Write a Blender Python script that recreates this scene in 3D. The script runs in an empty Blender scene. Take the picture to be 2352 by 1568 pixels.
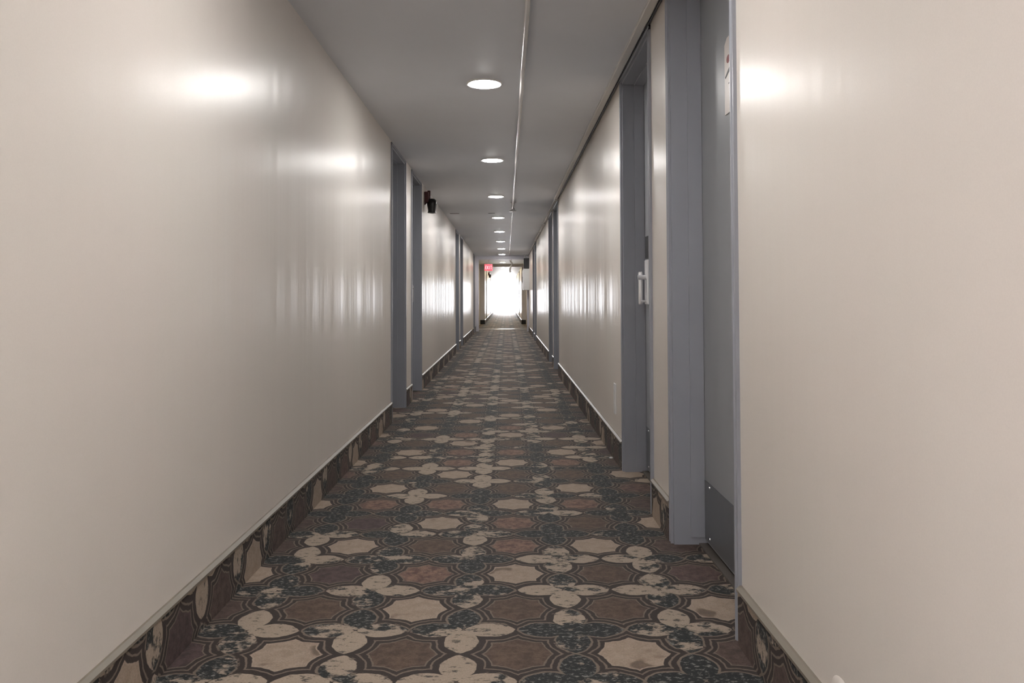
import bpy, bmesh, math, random
from mathutils import Vector, Matrix

scene = bpy.context.scene
COL = scene.collection
PI = math.pi

# ------------------------------------------------------------------ dimensions (metres)
CAM_H = 0.93
H = 2.125                 # ceiling height
XL, XR = -0.87, 0.63      # corridor wall faces
Y0, YP = -6.0, 22.3       # back of corridor, cross partition
VL, VR = -0.945, 0.70     # lobby behind the partition
YQ = 28.7                 # second narrowing
FL, FR = -0.785, 0.55     # far corridor wall faces
YE = 52.0                 # far end
REC = 0.115               # how far the door leaves sit back from the wall face
DOOR_H = 2.095
PITCH = 0.3035            # carpet repeat

# ------------------------------------------------------------------ mesh helpers
def bm_box(bm, x0, x1, y0, y1, z0, z1):
    x0, x1 = min(x0, x1), max(x0, x1); y0, y1 = min(y0, y1), max(y0, y1); z0, z1 = min(z0, z1), max(z0, z1)
    v = [bm.verts.new(p) for p in ((x0,y0,z0),(x1,y0,z0),(x1,y1,z0),(x0,y1,z0),(x0,y0,z1),(x1,y0,z1),(x1,y1,z1),(x0,y1,z1))]
    for f in ((3,2,1,0),(4,5,6,7),(0,1,5,4),(1,2,6,5),(2,3,7,6),(3,0,4,7)):
        bm.faces.new([v[i] for i in f])

def bm_prism(bm, prof, axis, a0, a1):
    """extrude a closed 2D profile along an axis: axis 'y' -> prof is (x,z); axis 'z' -> (x,y); axis 'x' -> (y,z)"""
    def P(p, a):
        return {'y': (p[0], a, p[1]), 'z': (p[0], p[1], a), 'x': (a, p[0], p[1])}[axis]
    A = [bm.verts.new(P(p, a0)) for p in prof]
    B = [bm.verts.new(P(p, a1)) for p in prof]
    n = len(prof)
    for i in range(n):
        bm.faces.new((A[i], A[(i+1) % n], B[(i+1) % n], B[i]))
    bm.faces.new(A[::-1]); bm.faces.new(B)

def bm_lathe(bm, prof, c, axis='z', n=32, cap=True):
    """prof: list of (radius, height)"""
    rings = []
    for r, h in prof:
        ring = []
        for i in range(n):
            a = 2*PI*i/n
            p = (r*math.cos(a), r*math.sin(a), h)
            if axis == 'x': p = (p[2], p[0], p[1])
            if axis == 'y': p = (p[0], p[2], p[1])
            ring.append(bm.verts.new((c[0]+p[0], c[1]+p[1], c[2]+p[2])))
        rings.append(ring)
    for a, b in zip(rings, rings[1:]):
        for i in range(n):
            bm.faces.new((a[i], a[(i+1) % n], b[(i+1) % n], b[i]))
    if cap:
        bm.faces.new(rings[0][::-1]); bm.faces.new(rings[-1])

def bm_tube(bm, pts, r, n=12):
    pts = [Vector(p) for p in pts]
    rings = []
    for k, p in enumerate(pts):
        t = (pts[min(k+1, len(pts)-1)] - pts[max(k-1, 0)]).normalized()
        ref = Vector((0,0,1)) if abs(t.z) < 0.9 else Vector((1,0,0))
        u = t.cross(ref).normalized(); w = u.cross(t).normalized()
        rings.append([bm.verts.new(p + r*(math.cos(2*PI*i/n)*u + math.sin(2*PI*i/n)*w)) for i in range(n)])
    for a, b in zip(rings, rings[1:]):
        for i in range(n):
            bm.faces.new((a[i], a[(i+1) % n], b[(i+1) % n], b[i]))
    bm.faces.new(rings[0][::-1]); bm.faces.new(rings[-1])

def obj(name, bm, m, parent=None, smooth=False, bevel=0.0):
    bmesh.ops.recalc_face_normals(bm, faces=bm.faces)
    me = bpy.data.meshes.new(name)
    bm.to_mesh(me); bm.free()
    me.materials.append(m)
    if smooth:
        for p in me.polygons: p.use_smooth = True
        me.set_sharp_from_angle(angle=math.radians(40))
    o = bpy.data.objects.new(name, me); COL.objects.link(o)
    if parent:
        o.parent = parent
        off = Vector(parent.location); q = parent.parent
        while q: off += q.location; q = q.parent
        me.transform(Matrix.Translation(-off))         # parts sit at their thing's origin
    if bevel:
        b = o.modifiers.new('bevel', 'BEVEL'); b.width = bevel; b.segments = 2
        b.limit_method = 'ANGLE'; b.angle_limit = math.radians(50)
    return o

def tag(o, label=None, cat=None, group=None, kind=None):
    if label: o['label'] = label
    if cat: o['category'] = cat
    if group: o['group'] = group
    if kind: o['kind'] = kind
    return o

def thing(name, label, cat, loc, group=None):
    o = bpy.data.objects.new(name, None); COL.objects.link(o)
    o.location = loc; o.empty_display_size = 0.05
    return tag(o, label, cat, group)

def dup(root, loc):
    r = root.copy(); COL.objects.link(r); r.location = loc
    for ch in list(root.children):
        c = ch.copy(); COL.objects.link(c); c.parent = r
    return r

NB = bmesh.new

# ------------------------------------------------------------------ material helpers
class N:
    """a float socket with arithmetic"""
    tree = None
    def __init__(s, sock): s.s = sock
    def __add__(a, b): return mth('ADD', a, b)
    def __radd__(a, b): return mth('ADD', b, a)
    def __sub__(a, b): return mth('SUBTRACT', a, b)
    def __rsub__(a, b): return mth('SUBTRACT', b, a)
    def __mul__(a, b): return mth('MULTIPLY', a, b)
    def __rmul__(a, b): return mth('MULTIPLY', b, a)
    def __truediv__(a, b): return mth('DIVIDE', a, b)

def mth(op, *a):
    n = N.tree.nodes.new('ShaderNodeMath'); n.operation = op
    for i, x in enumerate(a):
        if isinstance(x, N): N.tree.links.new(x.s, n.inputs[i])
        else: n.inputs[i].default_value = x
    return N(n.outputs[0])

def vec(x, y, z):
    n = N.tree.nodes.new('ShaderNodeCombineXYZ')
    for i, v in enumerate((x, y, z)):
        if isinstance(v, N): N.tree.links.new(v.s, n.inputs[i])
        else: n.inputs[i].default_value = v
    return n.outputs[0]

def noise(v, scale, detail=2.0, rough=0.5):
    n = N.tree.nodes.new('ShaderNodeTexNoise')
    n.inputs['Scale'].default_value = scale; n.inputs['Detail'].default_value = detail
    n.inputs['Roughness'].default_value = rough
    N.tree.links.new(v, n.inputs['Vector'])
    return N(n.outputs[0])

def white(v):
    n = N.tree.nodes.new('ShaderNodeTexWhiteNoise'); n.noise_dimensions = '3D'
    N.tree.links.new(v, n.inputs['Vector'])
    return N(n.outputs['Value'])

def step(x, lo, hi):
    n = N.tree.nodes.new('ShaderNodeMapRange'); n.interpolation_type = 'SMOOTHSTEP'
    N.tree.links.new(x.s, n.inputs['Value'])
    n.inputs['From Min'].default_value = lo; n.inputs['From Max'].default_value = hi
    return N(n.outputs[0])

def lin(c):
    return tuple(((x/255)/12.92 if x/255 <= 0.04045 else ((x/255+0.055)/1.055)**2.4) for x in c) + (1,)

def mix(f, a, b):
    n = N.tree.nodes.new('ShaderNodeMix'); n.data_type = 'RGBA'
    if isinstance(f, N): N.tree.links.new(f.s, n.inputs['Factor'])
    else: n.inputs['Factor'].default_value = f
    for x, i in ((a, 6), (b, 7)):
        if isinstance(x, tuple): n.inputs[i].default_value = x
        else: N.tree.links.new(x, n.inputs[i])
    return n.outputs[2]

def new_mat(name):
    m = bpy.data.materials.new(name); m.use_nodes = True
    N.tree = m.node_tree
    return m, m.node_tree.nodes['Principled BSDF']

def position():
    g = N.tree.nodes.new('ShaderNodeNewGeometry')
    s = N.tree.nodes.new('ShaderNodeSeparateXYZ')
    N.tree.links.new(g.outputs['Position'], s.inputs[0])
    return N(s.outputs[0]), N(s.outputs[1]), N(s.outputs[2]), g.outputs['Position']

def bump(p, h, strength, dist):
    b = N.tree.nodes.new('ShaderNodeBump')
    b.inputs['Strength'].default_value = strength; b.inputs['Distance'].default_value = dist
    N.tree.links.new(h.s, b.inputs['Height']); N.tree.links.new(b.outputs[0], p.inputs['Normal'])

def plain(name, rgb, rough=0.5, metal=0.0, var=0.06, nscale=14.0, bstr=0.0, spec=0.5):
    """painted / moulded surface with a little procedural unevenness"""
    m, p = new_mat(name)
    X, Y, Z, P = position()
    n = noise(P, nscale, 3)
    c = lin(rgb)
    lo = tuple(v*(1-var) for v in c[:3]) + (1,); hi = tuple(min(1, v*(1+var)) for v in c[:3]) + (1,)
    N.tree.links.new(mix(n, lo, hi), p.inputs['Base Color'])
    p.inputs['Roughness'].default_value = rough; p.inputs['Metallic'].default_value = metal
    p.inputs['Specular IOR Level'].default_value = spec
    if bstr: bump(p, noise(P, nscale*6, 2), bstr, 0.002)
    return m

def glow(name, rgb, strength, base=(240,240,235)):
    m, p = new_mat(name)
    p.inputs['Base Color'].default_value = lin(base)
    p.inputs['Emission Color'].default_value = rgb + (1,)
    p.inputs['Emission Strength'].default_value = strength
    p.inputs['Roughness'].default_value = 0.4
    return m

# ---- wall paint: satin beige, rolled unevenly so that reflections break into upright streaks
def wall_paint(name, rgb):
    m, p = new_mat(name)
    X, Y, Z, P = position()
    c = lin(rgb)
    blotch = noise(vec(X*0.8, Y*0.8, Z*0.8), 2.2, 3)
    pink = (min(1, c[0]*1.03), c[1]*0.985, c[2]*0.985, 1); grn = (c[0]*0.985, c[1]*1.01, c[2]*1.0, 1)
    weave = noise(P, 420.0, 1)
    c1 = mix(blotch, pink, grn)
    lo = N.tree.nodes.new('ShaderNodeMix'); lo.data_type = 'RGBA'; lo.blend_type = 'MULTIPLY'
    lo.inputs['Factor'].default_value = 1.0
    N.tree.links.new(c1, lo.inputs[6])
    N.tree.links.new(mix(weave, (0.95,0.95,0.95,1), (1.03,1.03,1.03,1)), lo.inputs[7])
    N.tree.links.new(lo.outputs[2], p.inputs['Base Color'])
    p.inputs['Roughness'].default_value = 0.31
    p.inputs['Specular IOR Level'].default_value = 0.45
    # the plaster ripples along the corridor, hardly at all up and down
    streak = noise(vec(Y*3.6, Z*0.10, X), 1.0, 1, 0.5)
    fine = noise(vec(Y*11.0, Z*0.7, X*3.0), 1.0, 2, 0.6)
    bump(p, streak*0.7 + fine*0.20, 1.0, 0.009)
    return m

# ---- the patterned carpet
CREAM, CREAM2 = lin((172,154,136)), lin((146,128,110))
BROWN, BROWN2 = lin((106,86,70)), lin((72,57,47))
RUST, RUST2 = lin((142,112,96)), lin((92,66,57))
PLUM, PLUM2 = lin((88,70,68)), lin((58,46,45))
LINE_D, LINE_L = lin((50,39,34)), lin((122,108,94))
CHAR, CHAR2 = lin((34,40,40)), lin((10,12,13))
def carpet():
    m, p = new_mat('patterned_carpet')
    X, Y, Z, P = position()
    side = mth('SIGN', X + 0.12)
    px = X + side*Z                                   # runs up the coved carpet base
    wob = noise(vec(px, Y, 0.0), 26.0, 2) - 0.5
    wob2 = noise(vec(px + 7.3, Y, 0.0), 26.0, 2) - 0.5
    u = (px + 0.125)/PITCH + wob*0.05
    v = (Y - 2.260)/PITCH + wob2*0.05
    iu = mth('ROUND', u); iv = mth('ROUND', v)
    fu = u - iu; fv = v - iv
    a = mth('ABSOLUTE', fu); b = mth('ABSOLUTE', fv)
    w = 0.165; R = (0.0625 + w*w)/(2*w); c = R - w
    def leaf(a, b):
        q = a - 0.25; r = b + c
        return mth('SQRT', q*q + r*r) - R
    d1 = leaf(a, b); d2 = leaf(b, a)
    d = mth('MINIMUM', d1, d2)
    along_u = mth('LESS_THAN', d1, d2)
    su = mth('SIGN', fu)*along_u; sv = mth('SIGN', fv)*(1.0 - along_u)
    # leaf colours: pale or charcoal, changing from flower to flower, some leaves half and half
    drift = noise(vec(px, Y*0.8, 3.0), 2.6, 1)
    hv = white(vec(iu*1.37 + 0.11, iv*1.91 + 0.27, 0.5))
    hl = white(vec(iu*1.37 + su*0.31 + 4.0, iv*1.91 + sv*0.37, 2.5))
    vein = noise(vec(px*0.7, Y*1.5, 1.0), 34.0, 4, 0.72)
    half = noise(vec(px, Y*1.3, 9.0), 11.0, 4, 0.68)
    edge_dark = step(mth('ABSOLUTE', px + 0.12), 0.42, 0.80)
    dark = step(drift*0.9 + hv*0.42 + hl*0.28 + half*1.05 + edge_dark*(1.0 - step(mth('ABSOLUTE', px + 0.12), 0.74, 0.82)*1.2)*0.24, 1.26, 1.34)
    fleck = step(vein, 0.55, 0.64)
    fleck_d = step(noise(vec(px*1.0, Y*1.6, 5.0), 60.0, 3, 0.7), 0.53, 0.64)
    cream_leaf = mix(fleck*0.85, mix(half, CREAM, lin((170,156,138))), CHAR)
    char_leaf = mix(fleck_d*0.7, mix(vein, CHAR2, CHAR), lin((150,148,140)))
    leafc = mix(dark, cream_leaf, char_leaf)
    # cell colours: pale on every third diagonal, browns and rusts between
    cu = mth('FLOOR', u); cv = mth('FLOOR', v)
    diag = mth('FLOORED_MODULO', cu - cv + 1.0, 3.0)
    pale = mth('LESS_THAN', diag, 0.5)
    hc = white(vec(cu*1.7 + 0.3, cv*2.3 + 0.7, 7.5))
    mott = step(noise(vec(px, Y, 2.0), 30.0, 5, 0.78), 0.36, 0.64)
    brown = mix(mott, BROWN2, BROWN); rust = mix(step(vein, 0.58, 0.68)*0.6, mix(mott, RUST2, RUST), CREAM); plum = mix(mott, PLUM2, PLUM)
    other = mix(step(hc, 0.60, 0.64), brown, rust)
    other = mix(step(hc, 0.86, 0.90), other, plum)
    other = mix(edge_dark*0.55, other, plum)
    patch = step(noise(vec(px, Y, 12.0), 7.0, 2), 0.60, 0.66)
    palec = mix(patch*0.75, mix(mott*0.6, CREAM, CREAM2), brown)
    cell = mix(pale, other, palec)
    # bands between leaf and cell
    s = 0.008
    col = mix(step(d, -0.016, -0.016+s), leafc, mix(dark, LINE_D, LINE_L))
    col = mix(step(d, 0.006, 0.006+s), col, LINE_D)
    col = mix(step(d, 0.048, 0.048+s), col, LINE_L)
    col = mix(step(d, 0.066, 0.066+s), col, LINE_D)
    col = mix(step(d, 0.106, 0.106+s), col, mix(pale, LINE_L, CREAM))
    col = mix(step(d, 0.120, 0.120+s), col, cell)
    # pile
    pile = noise(P, 900.0, 2)
    grain = noise(vec(px, Y, 0.0), 210.0, 2, 0.7)
    mul = N.tree.nodes.new('ShaderNodeMix'); mul.data_type = 'RGBA'; mul.blend_type = 'MULTIPLY'
    mul.inputs['Factor'].default_value = 1.0
    N.tree.links.new(col, mul.inputs[6])
    N.tree.links.new(mix(grain, (0.48,0.48,0.49,1), (1.20,1.20,1.22,1)), mul.inputs[7])
    N.tree.links.new(mul.outputs[2], p.inputs['Base Color'])
    p.inputs['Roughness'].default_value = 0.74
    p.inputs['Specular IOR Level'].default_value = 0.36
    p.inputs['Sheen Weight'].default_value = 0.03
    bump(p, grain*0.6 + pile*0.4, 0.5, 0.004)
    return m

def glass():
    m, p = new_mat('clear_glass')
    t = N.tree.nodes.new('ShaderNodeBsdfTransparent'); g = N.tree.nodes.new('ShaderNodeBsdfGlossy')
    g.inputs['Roughness'].default_value = 0.02
    x = N.tree.nodes.new('ShaderNodeMixShader'); x.inputs[0].default_value = 0.06
    N.tree.links.new(t.outputs[0], x.inputs[1]); N.tree.links.new(g.outputs[0], x.inputs[2])
    N.tree.links.new(x.outputs[0], N.tree.nodes['Material Output'].inputs['Surface'])
    return m

M_WALL = wall_paint('beige_wall_paint', (222,216,209))
M_CEIL = plain('grey_white_ceiling_paint', (234,237,243), 0.55, 0, 0.03, 3.0, 0.10)
M_CARPET = carpet()
M_DOOR = plain('grey_door_paint', (147,150,154), 0.32, 0, 0.04, 6.0, 0.03)
M_FRAME = plain('blue_grey_frame_paint', (151,154,162), 0.36, 0, 0.04, 8.0, 0.03)
M_PFRAME = plain('pale_lavender_frame_paint', (214,213,222), 0.35, 0, 0.04, 8.0)
M_KICK = plain('kick_plate_metal', (104,106,110), 0.30, 0.25, 0.05, 20.0)
M_CAP = plain('base_cap_vinyl', (122,114,102), 0.35, 0, 0.05, 20.0)
M_PLATE = plain('bright_satin_metal', (246,246,248), 0.25, 0.15, 0.02, 60.0)
M_SILL = plain('worn_threshold', (96,90,84), 0.5, 0.2, 0.1, 30.0)
M_CHROME = plain('brushed_steel', (232,232,234), 0.25, 0.55, 0.04, 60.0)
M_DARK = plain('dark_plastic', (52,53,55), 0.4, 0, 0.08, 30.0)
M_BLACK = plain('black_plastic', (22,22,23), 0.35, 0, 0.1, 30.0)
M_RED = plain('dark_red_enamel', (66,16,20), 0.35, 0, 0.08, 30.0)
M_WHITE = plain('white_enamel', (226,226,226), 0.35, 0, 0.03, 10.0)
M_PIPE = plain('painted_pipe', (222,220,218), 0.25, 0, 0.03, 12.0)
M_RACE = plain('painted_raceway', (222,220,216), 0.4, 0, 0.03, 12.0)
M_RIM = plain('white_light_rim', (232,230,226), 0.45, 0, 0.02, 10.0)
M_LED = glow('lit_diffuser', (1.0, 0.975, 0.95), 160.0)
M_LEDW = glow('lit_warm_diffuser', (1.0, 0.86, 0.58), 170.0)
M_EXIT = glow('lit_red_sign_face', (1.0, 0.06, 0.08), 2.6, (200,30,40))
M_LETTER = glow('lit_sign_letters', (1.0, 0.30, 0.31), 2.4, (255,210,210))
M_STROBE = plain('clear_strobe_lens', (225,225,230), 0.1, 0, 0.02, 30.0)
M_PAPER = plain('notice_paper', (222,214,208), 0.3, 0, 0.03, 30.0)
M_REDINK = plain('red_ink', (130,50,46), 0.5, 0, 0.1, 60.0)
M_BLACKINK = plain('black_ink', (24,20,22), 0.5, 0, 0.1, 60.0)
M_METALBAR = plain('aluminium_bar', (190,190,190), 0.3, 0.9, 0.04, 40.0)
M_GLASS = glass()
M_CONC = plain('outdoor_paving', (200,198,194), 0.8, 0, 0.05, 4.0)

# ------------------------------------------------------------------ door positions: (near outer edge of casing, far outer edge)
R_DOORS = [(2.159,3.075), (3.432,4.330), (9.60,10.52), (10.84,11.72), (16.65,17.52), (17.92,18.82)]
L_DOORS = [(5.995,6.86), (7.27,8.13), (13.65,14.50), (14.98,15.83), (20.98,21.84)]
FL_DOORS = [(30.7,31.5), (38.3,39.1)]
FR_DOORS = [(33.2,34.0), (41.0,41.8)]
CW = 0.035     # casing width
CP = 0.010     # casing projection

# ------------------------------------------------------------------ shell
def struct(name, bm, m, label=None, parent=None, **k):
    o = obj(name, bm, m, parent, **k)
    if parent is None:
        o['kind'] = 'structure'
        if label: o['label'] = label
    return o

def wall(name, face, sgn, ya, yb, doors, label):
    """wall whose visible face is at x = face, solid towards sgn, with a recess for each door"""
    bm = NB()
    T, B = 0.16, 0.24
    y = ya
    for a, b in doors:
        a2, b2 = a + CW, b - CW
        bm_box(bm, face, face + sgn*T, y, a2, -0.05, H + 0.05)
        bm_box(bm, face, face + sgn*T, a2, b2, DOOR_H, H + 0.05)
        y = b2
    bm_box(bm, face, face + sgn*T, y, yb, -0.05, H + 0.05)
    bm_box(bm, face + sgn*T, face + sgn*B, ya, yb, -0.05, H + 0.05)
    return struct(name, bm, M_WALL, label)

# left wall has an added, unseen window that brightens the near walls
ADDED_WIN = (-2.2, -1.45, 0.62, 1.65)
def wall_with_added_window():
    bm = NB()
    T, B = 0.16, 0.24
    y0, y1, z0, z1 = ADDED_WIN
    bm_box(bm, XL, XL - B, Y0, y0, -0.05, H+0.05)
    bm_box(bm, XL, XL - B, y0, y1, -0.05, z0)
    bm_box(bm, XL, XL - B, y0, y1, z1, H+0.05)
    y = y1
    for a, b in L_DOORS:
        a2, b2 = a + CW, b - CW
        bm_box(bm, XL, XL - T, y, a2, -0.05, H+0.05)
        bm_box(bm, XL, XL - T, a2, b2, DOOR_H, H+0.05)
        y = b2
    bm_box(bm, XL, XL - T, y, YP, -0.05, H+0.05)
    bm_box(bm, XL - T, XL - B, y1, YP, -0.05, H+0.05)
    return struct('wall_left', bm, M_WALL, 'long glossy beige corridor wall on the left')
wall_with_added_window()
wall('wall_right', XR, 1, Y0, YP, R_DOORS, 'long glossy beige corridor wall on the right')
wall('wall_lobby_left', VL, -1, YP, YQ, [], 'short beige wall left of the lobby behind the door frame')
wall('wall_lobby_right', VR, 1, YP, YQ, [], 'short beige wall right of the lobby behind the door frame')
wall('wall_far_left', FL, -1, YQ, YE, FL_DOORS, 'left wall of the sunlit far corridor')
wall('wall_far_right', FR, 1, YQ, YE, FR_DOORS, 'right wall of the sunlit far corridor')

bm = NB(); bm_box(bm, -1.3, 1.1, Y0 - 0.2, Y0, -0.05, H + 0.05)
struct('wall_back', bm, M_WALL, 'beige end wall behind the camera')

bm = NB(); bm_box(bm, -1.3, 1.1, Y0 - 0.2, YE + 0.2, -0.06, 0.0)
struct('floor', bm, M_CARPET, 'corridor carpet with a pattern of cream and brown cells between petal flowers')
bm = NB(); bm_box(bm, -1.3, 1.1, Y0 - 0.2, YE + 0.2, H, H + 0.06)
struct('ceiling', bm, M_CEIL, 'flat painted grey white corridor ceiling')

o = scene.objects['ceiling']
for k, (xa, xb) in enumerate(((-0.79, -0.66), (-0.25, -0.16))):
    bm = NB(); bm_box(bm, xa, xb, 11.18, 11.20, H - 0.004, H + 0.001)
    c = obj('joint_seam', bm, M_DARK, o); c['label'] = 'short dark open seam in the ceiling'
bm = NB(); bm_lathe(bm, [(0.045, -0.001), (0.040, 0.004), (0.028, 0.009), (0.012, 0.012), (0.001, 0.0125)], (0, 0, 0), 'x', 24)
for v in bm.verts: v.co = Vector((XR - v.co.x*0.6, 1.52 + v.co.y*1.1, 0.178 + v.co.z*0.75))
c = obj('plaster_bulge', bm, M_WALL, scene.objects['wall_right'], smooth=True)
c['label'] = 'small raised bulge in the plaster above the baseboard'

# far end wall with a glazed exit door
EX0, EX1, EZ = -0.56, 0.47, 2.02
bm = NB()
bm_box(bm, -1.3, EX0, YE, YE + 0.2, -0.05, H + 0.05)
bm_box(bm, EX1, 1.1, YE, YE + 0.2, -0.05, H + 0.05)
bm_box(bm, EX0, EX1, YE, YE + 0.2, EZ, H + 0.05)
struct('wall_end', bm, M_WALL, 'pale wall around the bright glazed door at the far end')

# ------------------------------------------------------------------ carpet base with cap strip
def base(name, face, sgn, spans, label):
    t = 0.012
    bm = NB(); cap = NB()
    for a, b in spans:
        bm_box(bm, face, face - sgn*t, a, b, 0.0, 0.142)
        f = face - sgn*0.0
        prof = [(f, 0.142), (f - sgn*0.016, 0.142), (f - sgn*0.016, 0.149), (f - sgn*0.006, 0.157), (f, 0.157)]
        bm_prism(cap, prof, 'y', a, b)
    o = struct(name, bm, M_CARPET, label)
    c = obj('cap_strip', cap, M_CAP, o); c['label'] = 'thin beige cap strip'
    return o
def spans(ya, yb, doors):
    out = []; y = ya
    for a, b in doors:
        out.append((y, a)); y = b
    out.append((y, yb)); return out
base('baseboard_left', XL, -1, spans(Y0, YP, L_DOORS), 'carpeted baseboard along the left corridor wall')
base('baseboard_right', XR, 1, spans(Y0, YP, R_DOORS), 'carpeted baseboard along the right corridor wall')
base('baseboard_far_left', FL, -1, spans(YQ, YE, FL_DOORS), 'carpeted baseboard along the left wall of the far corridor')
base('baseboard_far_right', FR, 1, spans(YQ, YE, FR_DOORS), 'carpeted baseboard along the right wall of the far corridor')

# ------------------------------------------------------------------ grey doors
DOOR_COUNT = [0]
def door(face, sgn, a, b, label, lock='far', notice=False, kick=True):
    """casing + jamb = the door set; leaf, kick plate, handle below it"""
    DOOR_COUNT[0] += 1
    name = 'door_%d' % DOOR_COUNT[0]
    a2, b2 = a + CW, b - CW                       # opening
    x = lambda d: face + sgn*d                    # d metres behind the wall face
    bm = NB()
    # casing legs: moulded section (outer bead, flat, inner bead)
    def leg(y_out, y_in, z1):
        s = 1 if y_in > y_out else -1
        prof = [(x(0), y_out), (x(-CP), y_out), (x(-CP), y_out + s*0.007), (x(-0.006), y_out + s*0.010),
                (x(-0.006), y_out + s*0.024), (x(-CP), y_out + s*0.027), (x(-CP), y_in), (x(0), y_in)]
        bm_prism(bm, prof, 'z', 0.0, z1)
    top = DOOR_H + 0.018
    leg(a, a2, top); leg(b, b2, top)
    prof = [(x(0), DOOR_H), (x(-CP), DOOR_H), (x(-CP), DOOR_H + 0.004), (x(-0.006), DOOR_H + 0.006),
            (x(-0.006), DOOR_H + 0.012), (x(-CP), DOOR_H + 0.014), (x(-CP), top), (x(0), top)]
    bm_prism(bm, prof, 'y', a, b)
    # jamb lining and stops
    J = 0.014
    bm_box(bm, x(0), x(0.155), a2 - 0.004, a2 + J, 0.0, DOOR_H)
    bm_box(bm, x(0), x(0.155), b2 - J, b2 + 0.004, 0.0, DOOR_H)
    bm_box(bm, x(0), x(0.155), a2, b2, DOOR_H - J, DOOR_H + 0.004)
    bm_box(bm, x(0.062), x(REC), a2 + J, a2 + J + 0.008, 0.03, DOOR_H - J)
    bm_box(bm, x(0.062), x(REC), b2 - J - 0.008, b2 - J, 0.03, DOOR_H - J)
    bm_box(bm, x(0.062), x(REC), a2 + J, b2 - J, DOOR_H - J - 0.008, DOOR_H - J)
    fr = obj(name, bm, M_FRAME); fr['kind'] = 'structure'
    fr['label'] = label; fr['category'] = 'door'; fr['group'] = 'grey doors along the corridor'
    # leaf
    bm = NB(); bm_box(bm, x(REC + 0.001), x(REC + 0.043), a2 + J + 0.002, b2 - J - 0.002, 0.018, DOOR_H - J - 0.002)
    lf = obj('door_leaf', bm, M_DOOR, fr, bevel=0.002)
    bm = NB(); bm_box(bm, x(REC - 0.022), x(REC + 0.06), a2 + J, b2 - J, 0.0, 0.006)
    th = obj('threshold', bm, M_SILL, fr); th['label'] = 'low worn metal threshold'
    if kick:
        bm = NB(); bm_box(bm, x(REC - 0.002), x(REC + 0.001), a2 + J + 0.012, b2 - J - 0.012, 0.028, 0.245)
        k = obj('kick_plate', bm, M_KICK, lf); k['label'] = 'dark metal kick plate'
        bm = NB()
        for yy in (a2 + 0.10, (a2 + b2)/2, b2 - 0.10):
            for zz in (0.045, 0.232):
                bm_lathe(bm, [(0.0001, 0.0), (0.005, 0.0), (0.004, 0.003), (0.0001, 0.0035)], (x(REC - 0.002), yy, zz), 'x', 10)
        # dome heads face the corridor on either side
        for v in bm.verts: v.co.x = x(REC - 0.002) - sgn*abs(v.co.x - x(REC - 0.002))
        obj('screws', bm, M_CHROME, lf, smooth=True)
    # lever lock
    hy = b2 - J - 0.125 if lock == 'far' else a2 + J + 0.125
    xf = REC
    bm = NB(); bm_box(bm, x(xf), x(xf - 0.016), hy - 0.043, hy + 0.043, 0.896, 1.127)
    hd = obj('handle', bm, M_PLATE, lf, bevel=0.003); hd['label'] = 'tall chrome lock plate'
    bm = NB(); bm_box(bm, x(xf), x(xf - 0.012), hy - 0.045, hy + 0.045, 1.135, 1.252)
    cr = obj('card_reader', bm, M_DARK, lf, bevel=0.003); cr['label'] = 'dark card reader plate'
    # offset upright grip with spindle and foot
    o = x(xf - 0.044)
    bm = NB()
    bm_lathe(bm, [(0.0095, 0.896), (0.0105, 0.90), (0.0105, 1.060), (0.008, 1.066)], (o, hy + 0.012, 0.0), 'z', 16)
    bm_tube(bm, [(x(xf - 0.012), hy, 1.037), (x(xf - 0.060), hy, 1.037)], 0.012, 16)
    bm_tube(bm, [(x(xf - 0.012), hy, 0.912), (x(xf - 0.044), hy, 0.912)], 0.006, 12)
    # deepest level: the grip belongs to the leaf beside the plate
    g = obj('grip', bm, M_CHROME, lf, smooth=True); g['label'] = 'chrome upright grip on a short spindle'
    return fr

RL = ['grey recessed door nearest the camera on the right, notice sheet on its leaf',
      'grey recessed door with chrome lock, second from the camera on the right',
      'third grey door on the right, nearer one of the middle right pair',
      'fourth grey door on the right, farther one of the middle right pair',
      'fifth grey door on the right, first of the pair before the far door frame',
      'sixth grey door on the right, last before the white wall cabinet']
for (a, b), l, lk in zip(R_DOORS, RL, ('near','far','near','far','near','far')):
    door(XR, 1, a, b, l, lk)
LL = ['grey door nearest the camera on the left wall',
      'second grey door on the left, just before the fire alarm horn',
      'third grey door on the left, nearer one of the far left pair',
      'fourth grey door on the left, farther one of the far left pair',
      'last grey door on the left, right beside the far door frame']
for (a, b), l, lk in zip(L_DOORS, LL, ('near','far','near','far','near')):
    door(XL, -1, a, b, l, lk)
for (a, b), l in zip(FL_DOORS, ('grey door on the left of the sunlit far corridor, near the lobby',
                                'grey door deep in the sunlit far corridor on the left')):
    door(FL, -1, a, b, l, 'far')
for (a, b), l in zip(FR_DOORS, ('grey door on the right of the sunlit far corridor, near the lobby',
                                'grey door deep in the sunlit far corridor on the right')):
    door(FR, 1, a, b, l, 'far')

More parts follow.
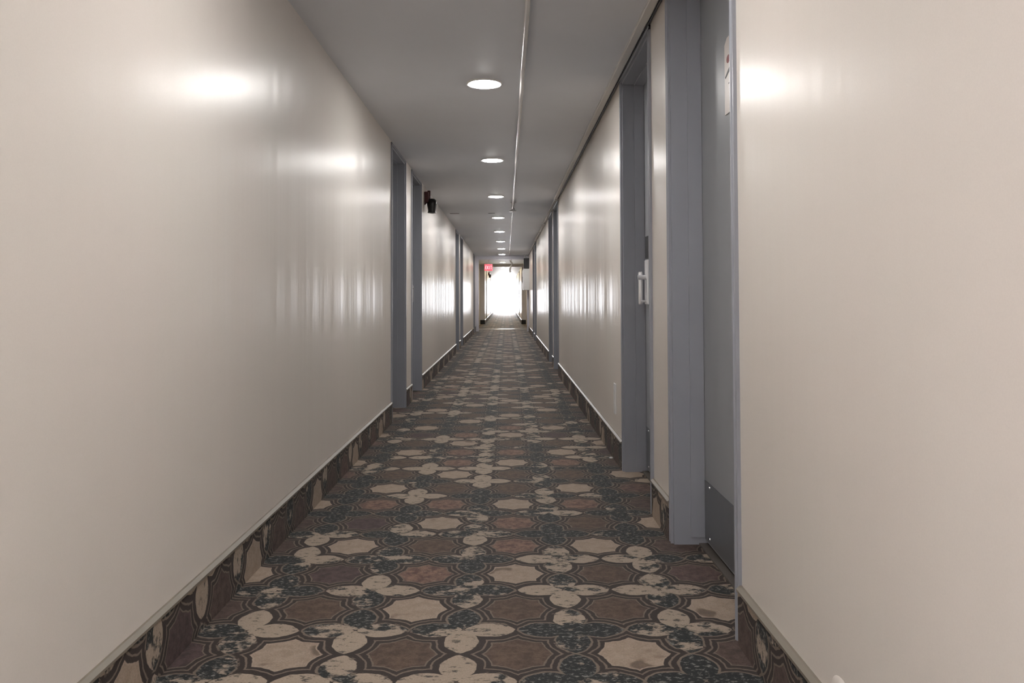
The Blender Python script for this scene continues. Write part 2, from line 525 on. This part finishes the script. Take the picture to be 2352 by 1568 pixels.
# notice sheet on the first right door
nx = XR + REC - 0.001
t = thing('notice_sheet', 'small pale notice sheet with red and black marks on the nearest right door', 'notice', (nx, 2.615, 1.54))
bm = NB()
y1, y0, z0, z1 = 2.682, 2.472, 1.545, 1.80
bm_prism(bm, [(y0, z0), (y1, z0), (y1, z1 - 0.018), (y1 - 0.03, z1), (y0, z1)], 'x', nx, nx - 0.002)
obj('sheet', bm, M_PAPER, t)
bm = NB(); bm_lathe(bm, [(0.0001,0),(0.012,0),(0.012,0.0006),(0.0001,0.0006)], (0,0,0), 'x', 20)
for v in bm.verts: v.co = Vector((nx - 0.0022 - v.co.x*0.5, 2.637 + v.co.y*1.6, 1.725 + v.co.z*1.15))
r = obj('red_mark', bm, M_REDINK, t); r['label'] = 'dark red oval mark'
bm = NB()
bm_prism(bm, [(2.675,1.672),(2.671,1.666),(2.620,1.682),(2.595,1.684),(2.595,1.696),(2.625,1.694)], 'x', nx - 0.0021, nx - 0.0027)
for k, zz in enumerate((1.64, 1.615, 1.59)):
    bm_box(bm, nx - 0.0021, nx - 0.0027, 2.495, 2.635 - 0.02*k, zz, zz + 0.004)
r = obj('black_mark', bm, M_BLACKINK, t); r['label'] = 'black ink strokes'

# ------------------------------------------------------------------ cross partition: frame, lobby, second narrowing
bm = NB()
bm_box(bm, XL, -0.800, YP, YP + 0.10, 0, H)
bm_box(bm, 0.600, XR, YP, YP + 0.10, 0, H)
bm_box(bm, -0.800, 0.600, YP, YP + 0.10, H - 0.085, H)
bm_box(bm, -0.800, -0.775, YP + 0.035, YP + 0.075, 0, H - 0.085)
bm_box(bm, 0.575, 0.600, YP + 0.035, YP + 0.075, 0, H - 0.085)
bm_box(bm, -0.775, 0.575, YP + 0.035, YP + 0.075, H - 0.110, H - 0.085)
struct('trim_1', bm, M_PFRAME, 'pale lavender grey frame across the corridor at its far end', bevel=0.003)
bm = NB()
bm_box(bm, XL - 0.24, XL, YP, YP + 0.10, 0, H); bm_box(bm, XR, XR + 0.24, YP, YP + 0.10, 0, H)
struct('wall_partition', bm, M_WALL, 'short wall returns either side of the far door frame')

bm = NB()
bm_box(bm, VL - 0.2, FL, YQ - 0.012, YQ + 0.20, 0, H); bm_box(bm, FR, VR + 0.2, YQ - 0.012, YQ + 0.20, 0, H)
bm_box(bm, FL, FR, YQ - 0.012, YQ + 0.20, H - 0.07, H)
struct('wall_piers', bm, M_PFRAME, 'grey piers narrowing the corridor behind the lobby')
bm = NB()
bm_box(bm, VL, FL, YQ - 0.024, YQ - 0.012, 0, 0.15); bm_box(bm, FR, VR, YQ - 0.024, YQ - 0.012, 0, 0.15)
struct('baseboard_piers', bm, M_BLACK, 'black base blocks at the feet of the grey piers')
bm = NB(); bm_prism(bm, [(23.86, 0.0), (23.89, 0.012), (24.03, 0.012), (24.06, 0.0)], 'x', VL, VR)
struct('trim_2', bm, M_METALBAR, 'bright metal carpet bar across the lobby floor')

# ------------------------------------------------------------------ glazed exit door at the far end
bm = NB()
f = 0.06
bm_box(bm, EX0, EX0 + f, YE + 0.04, YE + 0.12, 0, EZ); bm_box(bm, EX1 - f, EX1, YE + 0.04, YE + 0.12, 0, EZ)
bm_box(bm, EX0 + f, EX1 - f, YE + 0.04, YE + 0.12, EZ - f, EZ); bm_box(bm, EX0 + f, EX1 - f, YE + 0.04, YE + 0.12, 0, 0.05)
d = obj('door_%d' % (DOOR_COUNT[0] + 1), bm, M_WHITE); d['kind'] = 'structure'
d['label'] = 'white framed glazed exit door glowing with daylight at the far end'; d['category'] = 'door'
bm = NB(); bm_box(bm, EX0 + f, EX1 - f, YE + 0.075, YE + 0.083, 0.05, EZ - f)
obj('pane', bm, M_GLASS, d)
bm = NB(); bm_tube(bm, [(EX0 + 0.09, YE + 0.03, 0.9), (EX0 + 0.09, YE + 0.03, 1.2)], 0.012)
bm_tube(bm, [(EX0 + 0.09, YE + 0.03, 0.95), (EX0 + 0.06, YE + 0.05, 0.95)], 0.008)
bm_tube(bm, [(EX0 + 0.09, YE + 0.03, 1.15), (EX0 + 0.06, YE + 0.05, 1.15)], 0.008)
obj('handle', bm, M_CHROME, d, smooth=True)

# added window behind the camera, out of view, to light the near walls
y0, y1, z0, z1 = ADDED_WIN
bm = NB()
bm_box(bm, XL - 0.10, XL - 0.16, y0, y0 + 0.05, z0, z1); bm_box(bm, XL - 0.10, XL - 0.16, y1 - 0.05, y1, z0, z1)
bm_box(bm, XL - 0.10, XL - 0.16, y0, y1, z0, z0 + 0.05); bm_box(bm, XL - 0.10, XL - 0.16, y0, y1, z1 - 0.05, z1)
bm_box(bm, XL - 0.10, XL - 0.16, (y0+y1)/2 - 0.02, (y0+y1)/2 + 0.02, z0, z1)
w = struct('added_window', bm, M_WHITE, 'added white framed window in the left wall behind the camera, out of view')
bm = NB(); bm_box(bm, XL - 0.128, XL - 0.132, y0 + 0.05, y1 - 0.05, z0 + 0.05, z1 - 0.05)
obj('pane', bm, M_GLASS, w)

# ------------------------------------------------------------------ ceiling lights
LX = -0.118
def make_light(name, label, y, led):
    t = thing(name, label, 'ceiling light', (LX, y, H), 'round ceiling lights along the corridor')
    bm = NB()
    bm_lathe(bm, [(0.084, H - 0.006), (0.094, H - 0.009), (0.099, H - 0.005), (0.100, H)], (LX, y, 0), 'z', 40, cap=False)
    obj('rim', bm, M_RIM, t, smooth=True)
    bm = NB()
    bm_lathe(bm, [(0.085, H - 0.004), (0.085, H - 0.007), (0.07, H - 0.011), (0.045, H - 0.0145), (0.02, H - 0.016), (0.001, H - 0.0162)], (LX, y, 0), 'z', 40)
    d = obj('diffuser', bm, led, t, smooth=True); d['label'] = 'glowing white diffuser'
    return t
ORD = ['nearest', 'second', 'third', 'fourth', 'fifth', 'sixth', 'seventh', 'eighth', 'ninth']
L0, LS = 4.40, 2.454
first = make_light('ceiling_light', 'round glowing ceiling light nearest the camera, left of the ceiling pipe', L0, M_LED)
first_w = None
for n in range(-3, 19):
    if n == 0: continue
    y = L0 + n*LS
    if y > YE - 1: break
    warm = n >= 9
    if n < 0:
        lab = ('round ceiling light over the camera, out of view', 'round ceiling light just behind the camera', 'round ceiling light farthest behind the camera')[-n - 1]
    elif n < 9:
        lab = '%s round white ceiling light counted from the camera' % ORD[n]
    else:
        k = n - 9
        lab = ('first warm yellow ceiling light behind the lobby frame' if k == 0 else
               '%s warm yellow ceiling light counted from the lobby frame' % ORD[k] if k < 9 else 'last warm yellow ceiling light before the glazed door')
    if warm and first_w is None:
        first_w = make_light('ceiling_light', lab, y, M_LEDW); continue
    o = dup(first_w if warm else first, (LX, y, H))
    o['label'] = lab

# ------------------------------------------------------------------ sprinkler pipe and head on the ceiling
PX, PZ, PR = 0.090, H - 0.013, 0.0115
t = thing('sprinkler_pipe', 'painted sprinkler pipe running along the ceiling right of the lights', 'pipe', (PX, 4.0, PZ))
bm = NB(); bm_tube(bm, [(PX, Y0 + 0.01, PZ), (PX, 2.0, PZ), (PX, 6.0, PZ), (PX, 10.45, PZ)], PR, 20)
obj('pipe', bm, M_PIPE, t, smooth=True)
for y in (-2.5, 0.6, 9.95):
    bm = NB()
    pts = [(PX - 0.035, y, H - 0.002), (PX - 0.014, y, H - 0.006), (PX - 0.013, y, PZ - 0.006), (PX, y, PZ - 0.0135), (PX + 0.013, y, PZ - 0.006), (PX + 0.014, y, H - 0.006), (PX + 0.035, y, H - 0.002)]
    bm_tube(bm, pts, 0.0022, 8)
    obj('pipe_clip', bm, M_PIPE, t, smooth=True)
bm = NB(); bm_tube(bm, [(PX, 10.62, H - 0.006), (PX - 0.005, 16.0, H - 0.006), (PX - 0.005, YP, H - 0.006)], 0.006, 12)
o = obj('thin_pipe', bm, M_PIPE, t, smooth=True)
t = thing('ceiling_sprinkler', 'small white sprinkler head hanging at the end of the ceiling pipe', 'sprinkler', (PX, 10.55, H))
bm = NB(); bm_lathe(bm, [(0.022, H - 0.0), (0.024, H - 0.012), (0.030, H - 0.026), (0.050, H - 0.040), (0.052, H - 0.046), (0.02, H - 0.048)], (PX, 10.55, 0), 'z', 28)
obj('cup', bm, M_WHITE, t, smooth=True)
bm = NB()
bm_tube(bm, [(PX, 10.55, H - 0.046), (PX, 10.55, H - 0.066)], 0.006, 10)
bm_lathe(bm, [(0.014, H - 0.070), (0.016, H - 0.067), (0.006, H - 0.065)], (PX, 10.55, 0), 'z', 20)
obj('deflector', bm, M_CHROME, t, smooth=True)

# ------------------------------------------------------------------ cable raceway where ceiling meets right wall
t = thing('cable_raceway', 'beige cable raceway along the ceiling edge above the right doors', 'raceway', (0.594, 4.0, H))
bm = NB()
bm_prism(bm, [(0.572, H), (0.572, H - 0.010), (0.576, H - 0.014), (0.607, H - 0.014), (0.611, H - 0.010), (0.611, H)], 'y', Y0 + 0.01, 9.55)
bm_prism(bm, [(0.585, H), (0.585, H - 0.012), (0.611, H - 0.012), (0.611, H)], 'y', 9.55, 16.6)
obj('cover', bm, M_RACE, t)
for y in (9.5, 12.6, 14.4, 16.6):
    bm = NB(); bm_box(bm, 0.580, 0.622, y, y + 0.10, H - 0.026, H)
    c = obj('bracket', bm, M_WHITE, t, bevel=0.003); c['label'] = 'pale clip over the raceway'
bm = NB(); bm_tube(bm, [(0.60, 16.7, H - 0.010), (0.60, 19.0, H - 0.012), (0.60, YP, H - 0.010)], 0.007, 10)
c = obj('cable', bm, M_WHITE, t, smooth=True)
bm = NB(); bm_tube(bm, [(0.621, Y0 + 0.01, H - 0.006), (0.621, 2.0, H - 0.0065), (0.621, 9.5, H - 0.006)], 0.0045, 10)  # black tube drawing the dark line between raceway and wall
c = obj('cable', bm, M_BLACK, t, smooth=True); c['label'] = 'thin black line beside the raceway'

# ------------------------------------------------------------------ fire alarm horns
def alarm(label, face, y, zt):
    t = thing('fire_alarm', label, 'fire alarm', (face, y, zt - 0.24), 'fire alarm horns on the left wall')
    z = lambda d: zt - d
    bm = NB()
    bm_box(bm, face, face + 0.045, y - 0.055, y + 0.055, z(0.015), z(0.130))
    bm_box(bm, face + 0.030, face + 0.062, y - 0.025, y + 0.025, z(0.0), z(0.10))
    bm_prism(bm, [(face, z(0.13)), (face + 0.03, z(0.13)), (face, z(0.155))], 'y', y - 0.02, y + 0.02)
    b = obj('back_box', bm, M_RED, t, bevel=0.006); b['label'] = 'dark red back box'
    bm = NB()
    bm_lathe(bm, [(0.004, z(0.083)), (0.026, z(0.087)), (0.043, z(0.100)), (0.052, z(0.120)), (0.052, z(0.150)), (0.046, z(0.190)), (0.042, z(0.215)), (0.047, z(0.238)), (0.030, z(0.240)), (0.026, z(0.225))], (face + 0.077, y, 0), 'z', 32)
    bm_tube(bm, [(face + 0.02, y, z(0.115)), (face + 0.05, y, z(0.135)), (face + 0.075, y, z(0.145))], 0.016, 14)
    h = obj('horn', bm, M_BLACK, t, smooth=True); h['label'] = 'black bell shaped horn'
    bm = NB(); bm_lathe(bm, [(0.001, z(0.058)), (0.008, z(0.060)), (0.011, z(0.068)), (0.009, z(0.078))], (face + 0.066, y - 0.018, 0), 'z', 18)
    s = obj('strobe', bm, M_STROBE, t, smooth=True); s['label'] = 'small clear strobe lens'
    return t
alarm('dark red and black fire alarm horn high on left wall past the second door', XL, 8.50, 2.082)
alarm('tiny black fire alarm horn on the far corridor wall below the exit sign', FL, 34.4, 2.06)

# ------------------------------------------------------------------ exit sign
ex, ey, ez = -0.553, 24.7, 1.885
t = thing('exit_sign', 'glowing red exit sign hanging behind the far door frame', 'exit sign', (ex, ey, H))
bm = NB(); bm_box(bm, ex - 0.128, ex + 0.128, ey, ey + 0.05, ez - 0.105, ez + 0.105)
obj('housing', bm, M_WHITE, t, bevel=0.006)
bm = NB(); bm_box(bm, ex - 0.120, ex + 0.120, ey - 0.004, ey, ez - 0.097, ez + 0.097)
f = obj('face', bm, M_EXIT, t); f['label'] = 'lit red sign face'
bm = NB(); bm_lathe(bm, [(0.010, ez + 0.10), (0.010, H - 0.01), (0.035, H - 0.008), (0.035, H)], (ex, ey + 0.025, 0), 'z', 16)
obj('stem', bm, M_WHITE, t, smooth=True)
bm = NB()
yy = (ey - 0.0065, ey - 0.004)
def stroke(x0, z0, x1, z1, w=0.011):
    a = Vector((x0, z0)); b = Vector((x1, z1)); n = (b - a).normalized(); q = Vector((-n.y, n.x))*w/2
    bm_prism(bm, [tuple(a + q), tuple(b + q), tuple(b - q), tuple(a - q)], 'y', yy[0], yy[1])
lh, lw, gap = 0.10, 0.042, 0.012
x0 = ex - (4*lw + 3*gap)/2; zb, zt = ez - lh/2, ez + lh/2
stroke(x0+.006, zb, x0+.006, zt)
for zz in (zb + .0055, ez, zt - .0055): stroke(x0 + .011, zz, x0 + lw, zz)
x0 += lw + gap; stroke(x0, zb, x0 + lw, zt); stroke(x0, zt, x0 + lw, zb)
x0 += lw + gap; stroke(x0 + lw/2, zb, x0 + lw/2, zt)
x0 += lw + gap; stroke(x0 + lw/2, zb, x0 + lw/2, zt - .011); stroke(x0, zt - .0055, x0 + lw, zt - .0055)
l = obj('lettering', bm, M_LETTER, t); l['label'] = 'pale letters EXIT'

# ------------------------------------------------------------------ cabinet and dark box on the right before the frame
cx0, cx1, cy = 0.462, XR, 21.85
t = thing('wall_cabinet', 'pale grey metal cabinet on the right wall beside the far door frame', 'cabinet', (XR, cy + 0.15, 1.15))
bm = NB(); bm_box(bm, cx0, cx1, cy, cy + 0.42, 1.15, 1.735)
obj('body', bm, M_WHITE, t, bevel=0.008)
bm = NB(); bm_box(bm, cx0 - 0.014, cx0, cy + 0.02, cy + 0.40, 1.18, 1.70)
dr = obj('cabinet_door', bm, M_WHITE, t, bevel=0.004)
bm = NB(); bm_box(bm, cx0 - 0.024, cx0 - 0.014, cy + 0.06, cy + 0.09, 1.36, 1.52)
h = obj('latch', bm, M_DARK, dr, bevel=0.002); h['label'] = 'dark upright latch'
t = thing('dark_box', 'dark grey box high on the right wall above the pale cabinet', 'box', (XR, cy + 0.15, 1.76))  # plain dark box filling the dark area above the cabinet
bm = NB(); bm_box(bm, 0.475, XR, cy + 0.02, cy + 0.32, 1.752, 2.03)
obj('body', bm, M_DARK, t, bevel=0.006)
bm = NB()
bm_tube(bm, [(0.52, cy + 0.1, 2.03), (0.515, cy + 0.1, 2.06), (0.50, cy + 0.1, 2.085), (0.50, cy + 0.1, H)], 0.014, 12)
obj('conduit', bm, M_WHITE, t, smooth=True)
bm = NB()
bm_tube(bm, [(0.585, cy + 0.1, 2.03), (0.59, cy + 0.1, 2.06), (0.565, cy + 0.1, 2.09), (0.56, cy + 0.1, H)], 0.014, 12)
obj('conduit', bm, M_WHITE, t, smooth=True)

# white curved pipe dropping from the lobby ceiling
t = thing('curved_pipe', 'white curved pipe hanging from the lobby ceiling right of the lights', 'pipe', (0.13, 25.3, H))
ctrl = [(0.135, 2.125), (0.14, 2.09), (0.175, 2.05), (0.178, 2.01), (0.15, 1.94), (0.125, 1.86), (0.118, 1.80), (0.135, 1.755)]
pts = []
for i in range(len(ctrl) - 1):
    for k in range(4):
        q = k/4; a = ctrl[max(i-1,0)]; b = ctrl[i]; c = ctrl[i+1]; e = ctrl[min(i+2, len(ctrl)-1)]
        cr = lambda j: 0.5*((2*b[j]) + (-a[j]+c[j])*q + (2*a[j]-5*b[j]+4*c[j]-e[j])*q*q + (-a[j]+3*b[j]-3*c[j]+e[j])*q**3)
        pts.append((cr(0), 25.3, cr(1)))
pts.append((ctrl[-1][0], 25.3, ctrl[-1][1]))
bm = NB(); bm_tube(bm, pts, 0.027, 16)
obj('pipe', bm, M_WHITE, t, smooth=True)
bm = NB(); bm_lathe(bm, [(0.045, H - 0.012), (0.05, H - 0.006), (0.05, H)], (0.135, 25.3, 0), 'z', 20)
obj('collar', bm, M_WHITE, t, smooth=True)

# ------------------------------------------------------------------ small things on the right
t = thing('outlet_cover', 'thin white wall plate low on the right wall before the second right door', 'wall plate', (XR, 4.62, 0.26))
bm = NB(); bm_box(bm, XR, XR - 0.007, 4.585, 4.665, 0.26, 0.435)
obj('plate', bm, M_WHITE, t, bevel=0.003)
bm = NB()
bm.free()
for zz in (0.300, 0.375):
    bm = NB(); bm_box(bm, XR - 0.007, XR - 0.009, 4.61, 4.64, zz, zz + 0.03)
    obj('socket', bm, M_WHITE, t, bevel=0.001)
bm = NB()
pts = [(0,0),(0.012,-0.004),(0.020,0.003),(0.016,0.013),(0.006,0.016),(-0.003,0.010)]
bm_prism(bm, [(0.596 + p[0], 4.64 + p[1]) for p in pts], 'z', 0.0005, 0.006)
o = obj('paper_scrap', bm, M_WHITE, bevel=0.001)
tag(o, 'tiny white scrap lying on the carpet by the right baseboard', 'scrap')

# ------------------------------------------------------------------ light: daylight outside, portals in the far door and the added window
world = bpy.data.worlds.new('daylight'); scene.world = world
world.use_nodes = True
bg = world.node_tree.nodes['Background']
bg.inputs[0].default_value = (0.95, 0.955, 1.0, 1); bg.inputs[1].default_value = 130.0
def portal(name, loc, rot, sx, sy):
    l = bpy.data.lights.new(name, 'AREA'); l.shape = 'RECTANGLE'; l.size = sx; l.size_y = sy
    l.cycles.is_portal = True
    o = bpy.data.objects.new(name, l); COL.objects.link(o); o.location = loc; o.rotation_euler = rot
portal('door_daylight', ((EX0+EX1)/2, YE + 0.19, EZ/2), (-PI/2, 0, 0), EX1 - EX0, EZ)
portal('added_window_daylight', (XL - 0.23, (ADDED_WIN[0]+ADDED_WIN[1])/2, (ADDED_WIN[2]+ADDED_WIN[3])/2), (0, -PI/2, 0), ADDED_WIN[3]-ADDED_WIN[2], ADDED_WIN[1]-ADDED_WIN[0])

# ------------------------------------------------------------------ camera
cam = bpy.data.cameras.new('camera'); co = bpy.data.objects.new('camera', cam); COL.objects.link(co)
cam.sensor_width = 36.0; cam.sensor_fit = 'HORIZONTAL'
cam.lens = 1830/2352*36
cam.shift_x = 13/2352; cam.shift_y = -144/2352
cam.clip_start = 0.02; cam.clip_end = 200
co.matrix_world = Matrix.Translation((0, 0, CAM_H)) @ Matrix.Rotation(math.radians(91.4), 4, 'X') @ Matrix.Rotation(math.radians(-0.2), 4, 'Z')
scene.camera = co

scene.view_settings.view_transform = 'Standard'
scene.view_settings.look = 'None'
scene.view_settings.gamma = 1.0
scene.view_settings.exposure = 0.0
scene.view_settings.use_curve_mapping = False
